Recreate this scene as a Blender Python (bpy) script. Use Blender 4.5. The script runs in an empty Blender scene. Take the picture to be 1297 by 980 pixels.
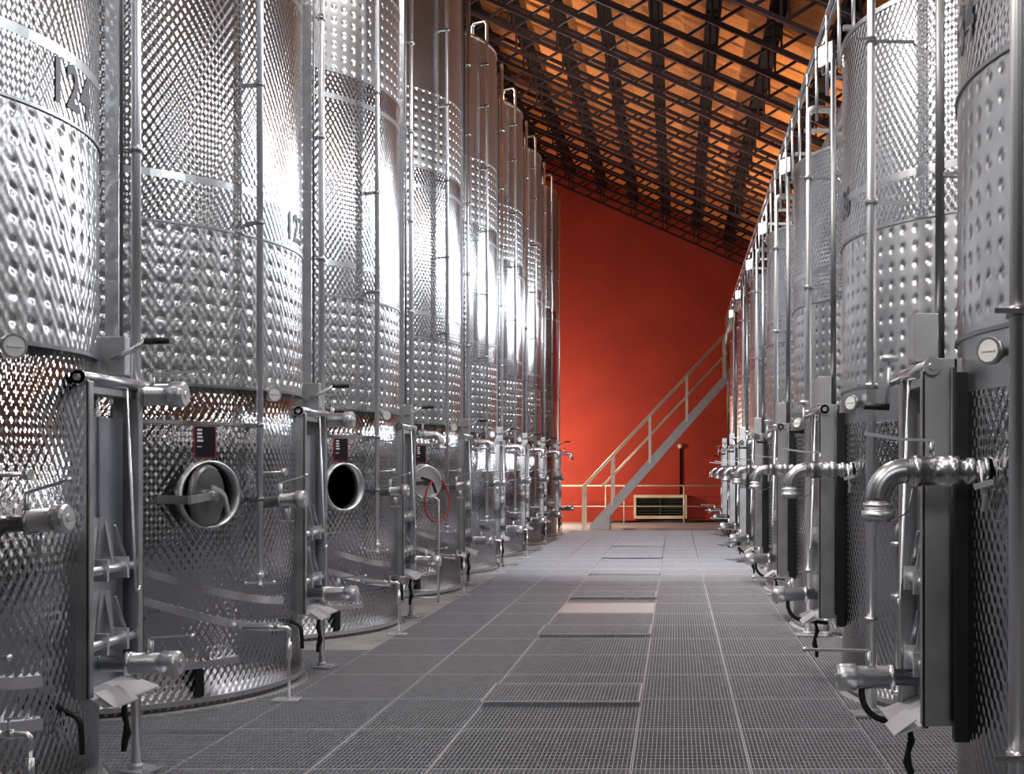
import bpy, bmesh, math, random
from mathutils import Vector, Matrix
random.seed(4)
PI = math.pi
COL = bpy.context.scene.collection
scn = bpy.context.scene

# ------------------------------------------------------------------ camera
FPX = 1650.0
cd = bpy.data.cameras.new('camera')
cam = bpy.data.objects.new('camera', cd)
COL.objects.link(cam)
cam.location = (0, 0, 1.5)
cam.rotation_euler = (PI / 2, 0, 0)
cd.sensor_width = 36.0
cd.lens = 36.0 * FPX / 1297.0
cd.shift_x = -(856 - 648.5) / 1297.0
cd.shift_y = (593 - 490) / 1297.0
cd.clip_end = 200
scn.camera = cam

# ------------------------------------------------------------------ world and exposure
w = bpy.data.worlds.new('world')
scn.world = w
w.use_nodes = True
w.node_tree.nodes['Background'].inputs[0].default_value = (0.86, 0.90, 1.0, 1)
w.node_tree.nodes['Background'].inputs[1].default_value = 0.035
vs = scn.view_settings
vs.view_transform = 'Standard'
vs.look = 'None'
vs.exposure = 0.0
vs.gamma = 1.0
vs.use_curve_mapping = False

FLOOD_W = 420.0        # floodlights on the right-hand catwalk
LEFT_FILL_W = 2000.0   # added unseen spots on the left side, to brighten the right tanks
AISLE_FILL_W = 125.0      # added unseen area lights over the aisle, to brighten the floor


def light(name, kind, loc, energy, color=(1, 1, 1), target=None, size=0.2, spot=120, blend=0.6, size_y=None):
    d = bpy.data.lights.new(name, kind)
    d.energy = energy
    d.color = color
    if kind == 'AREA':
        d.size = size
        if size_y:
            d.shape = 'RECTANGLE'
            d.size_y = size_y
    else:
        d.shadow_soft_size = size
    if kind == 'SPOT':
        d.spot_size = math.radians(spot)
        d.spot_blend = blend
    o = bpy.data.objects.new(name, d)
    COL.objects.link(o)
    o.location = loc
    if target is not None:
        o.rotation_euler = (Vector(target) - Vector(loc)).to_track_quat('-Z', 'Y').to_euler()
    return o


for yy, kk in ((1.5, 0.5), (6.5, 0.8), (11.5, 1.0)):
    light('aisle_fill', 'AREA', (-0.6, yy, 7.3), AISLE_FILL_W * kk, (1.0, 0.97, 0.95), (-0.6, yy, 0), 0.5, size_y=1.6)  # unseen fill added over the aisle
for yy, zz in ((1.0, 5.3), (4.7, 5.3), (8.4, 5.3), (11.9, 7.95), (15.4, 7.95)):
    light('left_row_fill', 'SPOT', (-2.45, yy, zz), LEFT_FILL_W * (0.3 if zz < 6 else 1.0), (1.0, 0.93, 0.86), (2.2, yy + 1.2, 3.6), 0.12, 90, 0.9)  # unseen fill added for the right tanks
# lamp behind the left tanks for the end wall; added spots brighten the roof
light('end_wall_lamp', 'POINT', (-4.3, 33.6, 1.9), 600, (1.0, 0.80, 0.62), size=0.25)
for yy in (20.6, 23.4, 26.2, 28.8):
    light('roof_fill', 'SPOT', (3.3, yy, 5.0), 850, (1.0, 0.86, 0.70), (-0.3, yy + 0.3, 8.8), 0.15, 78, 1.0)
for yy in (19.0, 22.5, 26.0):
    light('roof_fill', 'SPOT', (-4.7, yy, 8.3), 430, (1.0, 0.86, 0.70), (0.2, yy + 1.0, 9.0), 0.15, 110, 1.0)
light('far_floor_fill', 'SPOT', (-0.6, 12.5, 7.2), 5200, (0.95, 0.96, 1.0), (-0.6, 23, 0), 0.3, 50, 1.0)  # added unseen spot that brightens the far floor
light('rear_fill', 'AREA', (0.4, -2.4, 4.2), 50, (0.95, 0.97, 1.0), (0.4, 6, 1.2), 2.6, size_y=1.6)  # added unseen area light behind the camera, brightening the gate plates

# ------------------------------------------------------------------ materials
MATS = {}


def nodes_of(m):
    m.use_nodes = True
    nt = m.node_tree
    return nt, nt.nodes['Principled BSDF']


def mth(nt, op, a, b=None, c=None):
    n = nt.nodes.new('ShaderNodeMath')
    n.operation = op
    for i, v in enumerate((a, b, c)):
        if v is None:
            continue
        if isinstance(v, (int, float)):
            n.inputs[i].default_value = v
        else:
            nt.links.new(v, n.inputs[i])
    return n.outputs[0]


def simple(name, color, metallic=0.0, rough=0.5, noise=0.0, nscale=8.0, bump=0.0, emit=None, estr=0.0):
    m = bpy.data.materials.new(name)
    nt, b = nodes_of(m)
    b.inputs['Metallic'].default_value = metallic
    b.inputs['Roughness'].default_value = rough
    b.inputs['Base Color'].default_value = (*color, 1)
    if noise or bump:
        tc = nt.nodes.new('ShaderNodeTexCoord')
        nz = nt.nodes.new('ShaderNodeTexNoise')
        nz.inputs['Scale'].default_value = nscale
        nz.inputs['Detail'].default_value = 5
        nt.links.new(tc.outputs['Object'], nz.inputs['Vector'])
        if noise:
            r = nt.nodes.new('ShaderNodeValToRGB')
            e = r.color_ramp.elements
            e[0].position, e[1].position = 0.3, 0.7
            e[0].color = (*[max(0, c * (1 - noise)) for c in color], 1)
            e[1].color = (*[min(1, c * (1 + noise)) for c in color], 1)
            nt.links.new(nz.outputs[0], r.inputs[0])
            nt.links.new(r.outputs[0], b.inputs['Base Color'])
        if bump:
            bp = nt.nodes.new('ShaderNodeBump')
            bp.inputs['Distance'].default_value = bump
            nt.links.new(nz.outputs[0], bp.inputs['Height'])
            nt.links.new(bp.outputs[0], b.inputs['Normal'])
    if emit:
        b.inputs['Emission Color'].default_value = (*emit, 1)
        b.inputs['Emission Strength'].default_value = estr
    MATS[name] = m
    return m


def steel_sheet(name, R, quilt=0.0, dimple=0.0, rough=0.20, color=(0.56, 0.56, 0.58)):
    """stainless sheet wrapped on a cylinder of radius R: rolled diamond texture and / or pressed dimples"""
    m = bpy.data.materials.new(name)
    nt, b = nodes_of(m)
    b.inputs['Metallic'].default_value = 1.0
    b.inputs['Roughness'].default_value = rough
    tc = nt.nodes.new('ShaderNodeTexCoord')
    sp = nt.nodes.new('ShaderNodeSeparateXYZ')
    nt.links.new(tc.outputs['Object'], sp.inputs[0])
    ang = mth(nt, 'ARCTAN2', sp.outputs[1], sp.outputs[0])
    u = mth(nt, 'MULTIPLY', ang, R)
    v = sp.outputs[2]
    nz = nt.nodes.new('ShaderNodeTexNoise')
    nz.inputs['Scale'].default_value = 3.0
    nz.inputs['Detail'].default_value = 6
    nt.links.new(tc.outputs['Object'], nz.inputs['Vector'])
    rp = nt.nodes.new('ShaderNodeValToRGB')
    rp.color_ramp.elements[0].position = 0.3
    rp.color_ramp.elements[1].position = 0.75
    rp.color_ramp.elements[0].color = (*[c * 0.86 for c in color], 1)
    rp.color_ramp.elements[1].color = (*[min(1, c * 1.06) for c in color], 1)
    nt.links.new(nz.outputs[0], rp.inputs[0])
    nt.links.new(rp.outputs[0], b.inputs['Base Color'])
    h = None
    if quilt:
        nu = round(2 * PI * R / 0.052)
        cu = mth(nt, 'COSINE', mth(nt, 'MULTIPLY', ang, float(nu)))
        cv = mth(nt, 'COSINE', mth(nt, 'MULTIPLY', v, 2 * PI / 0.078))
        q = mth(nt, 'MULTIPLY', cu, cv)
        h = mth(nt, 'MULTIPLY', q, quilt * 0.5)
    if dimple:
        nd = round(2 * PI * R / 0.108)
        fu = mth(nt, 'FRACT', mth(nt, 'MULTIPLY', ang, nd / (2 * PI)))
        fv = mth(nt, 'FRACT', mth(nt, 'MULTIPLY', v, 1 / 0.108))
        du = mth(nt, 'SUBTRACT', fu, 0.5)
        dv = mth(nt, 'SUBTRACT', fv, 0.5)
        d2 = mth(nt, 'ADD', mth(nt, 'MULTIPLY', du, du), mth(nt, 'MULTIPLY', dv, dv))
        g = mth(nt, 'EXPONENT', mth(nt, 'MULTIPLY', d2, -28.0))
        g = mth(nt, 'MULTIPLY', g, -dimple)
        h = g if h is None else mth(nt, 'ADD', h, g)
    if h is not None:
        bp = nt.nodes.new('ShaderNodeBump')
        bp.inputs['Distance'].default_value = 1.0
        nt.links.new(h, bp.inputs['Height'])
        nt.links.new(bp.outputs[0], b.inputs['Normal'])
    MATS[name] = m
    return m


RL, RR = 1.48, 1.65
for nm, R in (('L', RL), ('R', RR)):  # one steel: light and shade put into paler and darker copies
    steel_sheet('quilted steel ' + nm, R, quilt=0.0040, rough=0.19, color=(0.66, 0.66, 0.68))
    steel_sheet('coarse quilted steel ' + nm, R, quilt=0.0038, rough=0.12)  # lower shell: its shade put into a darker tone of the steel
    steel_sheet('dimpled quilted steel ' + nm, R, quilt=0.0026, dimple=0.010, rough=0.26, color=(0.72, 0.72, 0.74))  # jackets: brighter light put into a paler tone
    steel_sheet('dimpled steel ' + nm, R, dimple=0.010, rough=0.30, color=(0.70, 0.70, 0.71))
    steel_sheet('plain steel ' + nm, R, rough=0.3)
simple('brushed steel', (0.62, 0.62, 0.64), 1.0, 0.30, 0.10, 14)
simple('matt steel', (0.55, 0.55, 0.56), 1.0, 0.42, 0.12, 6)
simple('band steel', (0.88, 0.88, 0.90), 1.0, 0.2)
simple('dark steel', (0.22, 0.22, 0.23), 1.0, 0.3)
simple('bright steel', (0.86, 0.86, 0.88), 1.0, 0.36)
simple('seam steel', (0.30, 0.30, 0.31), 1.0, 0.4)
simple('door sheet', (0.55, 0.60, 0.66), 1.0, 0.32, 0.1, 5)
simple('galvanised', (0.57, 0.57, 0.61), 0.4, 0.42, 0.10, 9)
simple('galvanised edge', (0.80, 0.80, 0.84), 0.4, 0.40)
simple('concrete', (0.42, 0.41, 0.41), 0, 0.75, 0.2, 2.5, 0.004)
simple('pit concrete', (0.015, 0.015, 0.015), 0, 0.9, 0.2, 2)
simple('red plaster', (0.45, 0.045, 0.024), 0, 0.8, 0.13, 0.9, 0.006)
simple('pale wall', (0.16, 0.15, 0.15), 0, 0.85, 0.08, 1.2)
simple('truss paint', (0.035, 0.022, 0.025), 0.0, 0.38)
simple('purlin wood', (0.012, 0.007, 0.006), 0, 0.9).node_tree.nodes['Principled BSDF'].inputs['Specular IOR Level'].default_value = 0.1
simple('black rubber and shade', (0.012, 0.012, 0.013), 0, 0.45)  # rubber parts, also painted shade of gate boxes and skirt slots
simple('number paint', (0.035, 0.037, 0.05), 0, 0.5)
simple('label black', (0.012, 0.014, 0.02), 0, 0.3)
simple('label red', (0.45, 0.02, 0.05), 0, 0.4)
simple('label white', (0.85, 0.85, 0.85), 0, 0.5)
simple('red hose rubber', (0.50, 0.05, 0.03), 0, 0.4)
simple('dial white', (0.8, 0.8, 0.78), 0, 0.3)
simple('stair paint', (0.55, 0.53, 0.53), 0.2, 0.5, 0.08, 5)
simple('rail paint', (0.78, 0.70, 0.55), 0.3, 0.4)
simple('cream metal', (0.80, 0.70, 0.50), 0, 0.5)
simple('louvre dark', (0.06, 0.065, 0.05), 0.2, 0.5)
simple('lamp housing', (0.20, 0.22, 0.24), 0.6, 0.4)
simple('lamp glass', (0.9, 0.95, 1.0), 0, 0.2, emit=(0.82, 0.93, 1.0), estr=26)
simple('red tag', (0.4, 0.02, 0.03), 0, 0.5)

# terracotta roof boards
m = bpy.data.materials.new('terracotta deck')
nt, b = nodes_of(m)
tc = nt.nodes.new('ShaderNodeTexCoord')
br = nt.nodes.new('ShaderNodeTexBrick')
br.inputs['Scale'].default_value = 3.2
br.inputs['Color1'].default_value = (0.78, 0.25, 0.045, 1)
br.inputs['Color2'].default_value = (0.66, 0.19, 0.04, 1)
br.inputs['Mortar'].default_value = (0.40, 0.16, 0.06, 1)
br.inputs['Mortar Size'].default_value = 0.012
nt.links.new(tc.outputs['Object'], br.inputs['Vector'])
nt.links.new(br.outputs['Color'], b.inputs['Base Color'])
b.inputs['Roughness'].default_value = 0.75
MATS['terracotta deck'] = m

# ------------------------------------------------------------------ mesh helpers


class MB:
    def __init__(self):
        self.bm = bmesh.new()

    def box(self, x0, x1, y0, y1, z0, z1):
        c = [(x, y, z) for z in (z0, z1) for y in (y0, y1) for x in (x0, x1)]
        v = [self.bm.verts.new(p) for p in c]
        for f in ((0, 2, 3, 1), (4, 5, 7, 6), (0, 1, 5, 4), (2, 6, 7, 3), (0, 4, 6, 2), (1, 3, 7, 5)):
            self.bm.faces.new([v[i] for i in f])
        return self

    def prism(self, pts, ext):
        """polygon pts (3D) extruded by vector ext"""
        e = Vector(ext)
        a = [self.bm.verts.new(Vector(p)) for p in pts]
        c = [self.bm.verts.new(Vector(p) + e) for p in pts]
        n = len(pts)
        self.bm.faces.new(a[::-1])
        self.bm.faces.new(c)
        for i in range(n):
            self.bm.faces.new((a[i], a[(i + 1) % n], c[(i + 1) % n], c[i]))
        return self

    def bar(self, p0, p1, wd, ht, up=(0, 0, 1)):
        """rectangular bar between two points"""
        p0, p1 = Vector(p0), Vector(p1)
        d = (p1 - p0).normalized()
        s = d.cross(Vector(up))
        if s.length < 1e-4:
            s = d.cross(Vector((1, 0, 0)))
        s.normalize()
        t = s.cross(d).normalized()
        q = [p0 + s * a * wd / 2 + t * c * ht / 2 for a, c in ((-1, -1), (1, -1), (1, 1), (-1, 1))]
        self.prism(q, p1 - p0)
        return self

    def tube(self, pts, r, seg=14, caps=True):
        pts = [Vector(p) for p in pts]
        rs = r if isinstance(r, (list, tuple)) else [r] * len(pts)
        rings = []
        nrm = None
        for i, p in enumerate(pts):
            if i == 0:
                d = pts[1] - p
            elif i == len(pts) - 1:
                d = p - pts[i - 1]
            else:
                d = (pts[i + 1] - p).normalized() + (p - pts[i - 1]).normalized()
                if d.length < 1e-6:
                    d = pts[i + 1] - p
            d.normalize()
            if nrm is None:
                nrm = d.cross(Vector((0, 0, 1)))
                if nrm.length < 1e-3:
                    nrm = d.cross(Vector((0, 1, 0)))
                nrm.normalize()
            else:
                nrm = (nrm - d * nrm.dot(d))
                nrm.normalize()
            bn = d.cross(nrm)
            rings.append([self.bm.verts.new(p + (nrm * math.cos(2 * PI * k / seg) + bn * math.sin(2 * PI * k / seg)) * rs[i]) for k in range(seg)])
        for i in range(len(rings) - 1):
            for k in range(seg):
                f = self.bm.faces.new((rings[i][k], rings[i][(k + 1) % seg], rings[i + 1][(k + 1) % seg], rings[i + 1][k]))
                f.smooth = True
        if caps:
            self.bm.faces.new(rings[0][::-1])
            self.bm.faces.new(rings[-1])
        return self

    def turn(self, p0, axis, prof, seg=24):
        """turned piece along axis: prof = [(distance, radius)...] with crisp steps"""
        p0 = Vector(p0)
        d = Vector(axis).normalized()
        s = d.cross(Vector((0, 0, 1)))
        if s.length < 1e-3:
            s = d.cross(Vector((0, 1, 0)))
        s.normalize()
        t = d.cross(s)
        rings = [[self.bm.verts.new(p0 + d * h + (s * math.cos(2 * PI * k / seg) + t * math.sin(2 * PI * k / seg)) * max(rr, 1e-4)) for k in range(seg)] for h, rr in prof]
        for i in range(len(rings) - 1):
            for k in range(seg):
                f = self.bm.faces.new((rings[i][k], rings[i][(k + 1) % seg], rings[i + 1][(k + 1) % seg], rings[i + 1][k]))
                f.smooth = abs(prof[i][1] - prof[i + 1][1]) < 1e-5 and seg > 10
        self.bm.faces.new(rings[0][::-1])
        self.bm.faces.new(rings[-1])
        return self

    def lathe(self, prof, seg=128, smooth=True):
        """open profile [(r, z)...] revolved about local z"""
        rings = []
        for rr, z in prof:
            if rr < 1e-5:
                rings.append([self.bm.verts.new((0, 0, z))])
            else:
                rings.append([self.bm.verts.new((rr * math.cos(2 * PI * k / seg), rr * math.sin(2 * PI * k / seg), z)) for k in range(seg)])
        for i in range(len(rings) - 1):
            A, B = rings[i], rings[i + 1]
            for k in range(seg):
                j = (k + 1) % seg
                if len(B) == 1:
                    f = self.bm.faces.new((A[k], A[j], B[0]))
                elif len(A) == 1:
                    f = self.bm.faces.new((A[0], B[j], B[k]))
                else:
                    f = self.bm.faces.new((A[k], A[j], B[j], B[k]))
                f.smooth = smooth
        return self

    def ribbon(self, R, f0, f1, zf, wd, th=0.006, n=60):
        """flat strip bent on a cylinder from angle f0 to f1 (degrees); zf(angle radians) gives its lower edge"""
        rows = []
        for i in range(n + 1):
            a = math.radians(f0 + (f1 - f0) * i / n)
            z = zf(a)
            c, s = math.cos(a), math.sin(a)
            rows.append([self.bm.verts.new((rr * c, rr * s, zz)) for rr, zz in ((R - 0.004, z), (R + th, z), (R + th, z + wd), (R - 0.004, z + wd))])
        for i in range(n):
            for k in range(4):
                f = self.bm.faces.new((rows[i][k], rows[i][(k + 1) % 4], rows[i + 1][(k + 1) % 4], rows[i + 1][k]))
        self.bm.faces.new(rows[0][::-1])
        self.bm.faces.new(rows[-1])
        return self

    def ball(self, c, r, seg=14):
        n = 8
        prof = [(-r * math.cos(PI * i / n), r * math.sin(PI * i / n)) for i in range(n + 1)]
        self.turn(c, (0, 0, 1), prof, seg)
        return self

    def mesh(self, name, flip=False):
        if flip:
            for v in self.bm.verts:
                v.co.x = -v.co.x
        bmesh.ops.recalc_face_normals(self.bm, faces=self.bm.faces)
        me = bpy.data.meshes.new(name)
        self.bm.to_mesh(me)
        self.bm.free()
        return me

    def build(self, name, mat, parent=None, flip=False, bevel=0.0, **kw):
        me = self.mesh(name, flip)
        me.materials.append(MATS[mat])
        o = bpy.data.objects.new(name, me)
        COL.objects.link(o)
        if parent is not None:
            o.parent = parent
        if bevel:
            bv = o.modifiers.new('bevel', 'BEVEL')
            bv.width = bevel
            bv.segments = 2
            bv.limit_method = 'ANGLE'
        for k, val in kw.items():
            o[k] = val
        return o


def empty(name, loc, label=None, category=None, group=None):
    o = bpy.data.objects.new(name, None)
    o.empty_display_size = 0.2
    COL.objects.link(o)
    o.location = loc
    if label:
        o['label'] = label
    if category:
        o['category'] = category
    if group:
        o['group'] = group
    return o


KIDS = {}


def copy_tree(o, parent=None, only=None):
    c = o.copy()
    COL.objects.link(c)
    if parent is not None:
        c.parent = parent
    for ch in [x for x in bpy.data.objects if x.parent == o]:
        copy_tree(ch, c)
    return c


def arc(c, r, a0, a1, u, v, n=8):
    c, u, v = Vector(c), Vector(u), Vector(v)
    return [c + u * r * math.cos(a0 + (a1 - a0) * i / n) + v * r * math.sin(a0 + (a1 - a0) * i / n) for i in range(n + 1)]


# ------------------------------------------------------------------ setting: roof, walls, floor
SL = 0.438
WALL_Y = 36.5


def roofz(x, base):
    return base - SL * x


ZL = 7.98            # lower chord plane at x = 0
X0, X1 = -6.6, 5.6
MB().box(X0 - 0.3, X1 + 0.3, WALL_Y, WALL_Y + 0.25, -0.4, 12).build('wall_end', 'red plaster', kind='structure')
MB().box(X0 - 0.3, X0, -3, WALL_Y, -0.4, 11.8).build('wall_left', 'pale wall', kind='structure')
MB().box(X1, X1 + 0.3, -3, WALL_Y, -0.4, 6.3).build('wall_right', 'pale wall', kind='structure')
dk = MB()
dk.prism([(X0 - 0.4, -3, roofz(X0 - 0.4, ZL + 0.66)), (X1 + 0.4, -3, roofz(X1 + 0.4, ZL + 0.66)), (X1 + 0.4, -3, roofz(X1 + 0.4, ZL + 0.78)), (X0 - 0.4, -3, roofz(X0 - 0.4, ZL + 0.78))], (0, WALL_Y + 3.2, 0))
dk.build('ceiling', 'terracotta deck', kind='structure')
# purlins along the hall above the trusses, widened to take in their shadows
px = X0 + 0.2
i = 0
while px < X1:
    q = MB()
    q.box(px - 0.11, px + 0.11, -3, WALL_Y, roofz(px, ZL + 0.47), roofz(px, ZL + 0.66))
    q.build('roof_purlin', 'purlin wood', kind='structure')
    px += 0.87
# lattice trusses across the hall, every 1.2 m


def truss_mb():
    q = MB()
    d = 0.44
    q.bar((X0, 0, roofz(X0, ZL)), (X1, 0, roofz(X1, ZL)), 0.06, 0.06)
    q.bar((X0, 0, roofz(X0, ZL + d)), (X1, 0, roofz(X1, ZL + d)), 0.07, 0.065)
    x = X0 + 0.2
    n = 0
    while x < X1 - 0.5:
        q.bar((x, 0, roofz(x, ZL)), (x + 0.42, 0, roofz(x + 0.42, ZL + d)), 0.04, 0.045, (0, 1, 0))
        if n % 2 == 0:
            for dx in (-0.05, 0.05):
                q.bar((x + dx, 0, roofz(x + dx, ZL)), (x + dx, 0, roofz(x + dx, ZL + d)), 0.035, 0.035)
        x += 0.435
        n += 1
    return q


tr0 = truss_mb().build('roof_truss', 'truss paint', kind='structure')
tr0.location.y = WALL_Y - 0.25
for k in range(1, 31):
    t = tr0.copy()
    COL.objects.link(t)
    t.location.y = WALL_Y - 0.25 - 1.2 * k

# floor: dark pit slab under the gratings, concrete apron at the far end
LX, RX = -4.15, 2.80
LY = [5.72, 9.1, 12.43, 16.05, 19.3, 22.6, 25.75, 29.08]
RY = [5.15 + 3.75 * k for k in range(7)]
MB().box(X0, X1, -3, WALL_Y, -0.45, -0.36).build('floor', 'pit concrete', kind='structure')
MB().box(X0, X1, 31.5, WALL_Y, -0.36, 0.0).build('floor_apron', 'concrete', kind='structure')
COLS = [-2.53, -1.82, -1.23, -0.2235, 0.372, 1.08]
for cx in COLS:
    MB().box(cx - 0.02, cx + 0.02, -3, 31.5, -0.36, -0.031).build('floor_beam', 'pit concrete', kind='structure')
for sx, R, xs in ((1, RL, [(LX, y) for y in LY]), (-1, RR, [(RX, y) for y in RY])):
    q0 = None
    for (x, y) in xs:
        if q0 is None:
            q = MB()
            q.turn((0, 0, -0.36), (0, 0, 1), [(0, R + 0.05), (0.345, R + 0.05), (0.36, R + 0.035)], 96)
            q0 = q.build('tank_plinth', 'concrete', kind='structure')
            o = q0
        else:
            o = q0.copy()
            COL.objects.link(o)
        o.location = (x, y, 0)
# concrete strips behind the tanks on which the outer gratings end
MB().box(X0, LX, -3, 31.5, -0.36, -0.002).build('floor_strip', 'concrete', kind='structure')
MB().box(RX, X1, -3, 31.5, -0.36, -0.002).build('floor_strip', 'concrete', kind='structure')


def grate(x0, x1, y0, y1, circles=(), z=0.0, frame=0.009):
    """bearing bars every 24 mm along y, cross bars every 75 mm; circular cut-outs for the tanks"""
    q = MB()

    def cut(fix, lo, hi, axis):
        iv = [(lo, hi)]
        for (cx, cy, r) in circles:
            d = fix - (cx if axis == 'y' else cy)
            if abs(d) < r:
                h = math.sqrt(r * r - d * d)
                c = cy if axis == 'y' else cx
                nv = []
                for a, b_ in iv:
                    if c - h > a:
                        nv.append((a, min(b_, c - h)))
                    if c + h < b_:
                        nv.append((max(a, c + h), b_))
                iv = [t for t in nv if t[1] - t[0] > 0.01]
        return iv
    n = max(2, round((x1 - x0) / 0.024))
    for k in range(1, n):
        x = x0 + (x1 - x0) * k / n
        for a, b_ in cut(x, y0, y1, 'y'):
            q.box(x - 0.0021, x + 0.0021, a + 0.004, b_ - 0.004, z - 0.030, z)
    n = max(2, round((y1 - y0) / 0.075))
    for k in range(1, n):
        y = y0 + (y1 - y0) * k / n
        for a, b_ in cut(y, x0, x1, 'x'):
            q.box(a + 0.004, b_ - 0.004, y - 0.0038, y + 0.0038, z - 0.012, z + 0.0006)
    return q


def edge(x0, x1, y0, y1, z=0.0, wd=0.0055, dp=0.03):
    q = MB()
    e = 0.002
    q.box(x0 + e, x0 + e + wd, y0 + e, y1 - e, z - dp, z + 0.001)
    q.box(x1 - e - wd, x1 - e, y0 + e, y1 - e, z - dp, z + 0.001)
    q.box(x0 + e, x1 - e, y0 + e, y0 + e + wd, z - dp, z + 0.001)
    q.box(x0 + e, x1 - e, y1 - e - wd, y1 - e, z - dp, z + 0.001)
    return q


cname = ['column beside the left tanks', 'second column from the left tanks', 'wide middle column of the aisle',
         'narrow column right of the middle', 'column beside the right tanks']
for ci in range(5):
    x0, x1 = COLS[ci], COLS[ci + 1]
    hw = (x1 - x0) / 2
    root0 = None
    for k in range(28):
        y = 3.5 + k
        if ci == 2 and k == 10:
            p = empty('steel_sheet', ((x0 + x1) / 2, y, 0), 'smooth pale steel sheet lying flush in the middle of the grating floor', 'metal sheet')
            MB().box(-hw + 0.004, hw - 0.004, 0.004, 0.996, -0.03, 0.002).build('plate', 'galvanised edge', p)
            edge(-hw, hw, 0, 1, 0.003).build('frame', 'galvanised', p)
            continue
        if root0 is None:
            root0 = empty('floor_grating', (0, 0, 0), 'grey steel floor grating panel in the ' + cname[ci], 'floor grating', 'grating panels in the ' + cname[ci])
            grate(-hw, hw, 0, 1).build('mesh_bars', 'galvanised', root0)
            edge(-hw, hw, 0, 1).build('frame', 'galvanised edge', root0)
            o = root0
        else:
            o = copy_tree(root0)
        o.location = ((x0 + x1) / 2, y, 0)
# raised lids in the middle column
lid_lab = ['raised grating lid nearest the camera, mid aisle', 'second raised grating lid along the aisle', 'third raised grating lid, just past the pale sheet',
           'fourth raised grating lid along the aisle', 'fifth raised grating lid along the aisle', 'farthest raised grating lid, towards the staircase']
x0, x1 = COLS[2], COLS[3]
hw = (x1 - x0) / 2
rl0 = None
for k in range(6):
    if rl0 is None:
        rl0 = empty('raised_grating', (0, 0, 0), '', 'floor grating', 'raised grating lids down the aisle')
        grate(-hw, hw, 0, 0.69, z=0.036).build('mesh_bars', 'galvanised', rl0)
        edge(-hw, hw, 0, 0.69, 0.036, 0.012, 0.006).build('frame', 'galvanised edge', rl0)
        o = rl0
    else:
        o = copy_tree(rl0)
    o['label'] = lid_lab[k]
    o.location = ((x0 + x1) / 2, 8.18 + 3.34 * k, 0.001)
# outer gratings, cut to the round tanks
ordw = ['first', 'second', 'third', 'fourth', 'fifth', 'sixth', 'seventh', 'eighth']
for side, cx, R, ys, half, xi in (('left', LX, RL, LY, 1.665, -2.53), ('right', RX, RR, RY, 1.875, 1.08)):
    r0 = None
    for k, y in enumerate(ys):
        if side == 'left' and k >= 2:
            ha, hb = (y - ys[k - 1]) / 2, ((ys[k + 1] - y) / 2 if k < 7 else 31.5 - y)
            w_, rr = xi - cx, R + 0.05
            q = MB()
            q.prism([(0, -ha, -0.36), (w_, -ha, -0.36), (w_, hb, -0.36), (0, hb, -0.36)] +
                    [(rr * math.cos(math.radians(90 - 5 * i)), rr * math.sin(math.radians(90 - 5 * i)), -0.36) for i in range(37)], (0, 0, 0.358))
            q.build('floor_slab', 'concrete', kind='structure').location = (cx, y, 0)
            continue
        if r0 is None:
            a, b_ = (0, xi - cx) if side == 'left' else (xi - cx, 0)
            r0 = empty('floor_grating', (0, 0, 0), '', 'floor grating', 'gratings cut round the %s tanks' % side)
            grate(a, b_, -half, half, [(0, 0, R + 0.055)]).build('mesh_bars', 'galvanised', r0)
            o = r0
        else:
            o = copy_tree(r0)
        o['label'] = 'floor grating cut in a curve round the %s tank of the %s row' % (ordw[k], side)
        o.location = (cx, y, 0)


# ------------------------------------------------------------------ tank building blocks (local: +x towards the aisle, mirrored for the right row)
def text_on_cyl(txt, size, R, phi_c, zc, name, parent, flip, gap=1.0):
    cu = bpy.data.curves.new('tmp', 'FONT')
    cu.body = txt
    cu.size = size
    cu.align_x = 'CENTER'
    cu.align_y = 'CENTER'
    cu.extrude = 0.0
    cu.offset = 0.006
    cu.space_character = gap
    cu.resolution_u = 6
    to = bpy.data.objects.new('tmp', cu)
    COL.objects.link(to)
    dg = bpy.context.evaluated_depsgraph_get()
    me = bpy.data.meshes.new_from_object(to.evaluated_get(dg))
    bpy.data.objects.remove(to)
    bm = bmesh.new()
    bm.from_mesh(me)
    bmesh.ops.triangulate(bm, faces=bm.faces)
    bmesh.ops.subdivide_edges(bm, edges=[e for e in bm.edges if e.calc_length() > 0.04], cuts=2)
    for v in bm.verts:
        u = v.co.x / R
        z = v.co.y
        if flip:
            a = PI + (math.radians(phi_c) + u)
        else:
            a = math.radians(phi_c) + u
        v.co = Vector(((R + 0.004) * math.cos(a), (R + 0.004) * math.sin(a), zc + z))
    bm.to_mesh(me)
    bm.free()
    me.name = name
    me.materials.clear()
    me.materials.append(MATS['number paint'])
    o = bpy.data.objects.new(name, me)
    COL.objects.link(o)
    o.parent = parent
    return o


def lathe_part(name, prof, mat, root, seg=128):
    return MB().lathe(prof, seg).build(name, mat, root)


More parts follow.
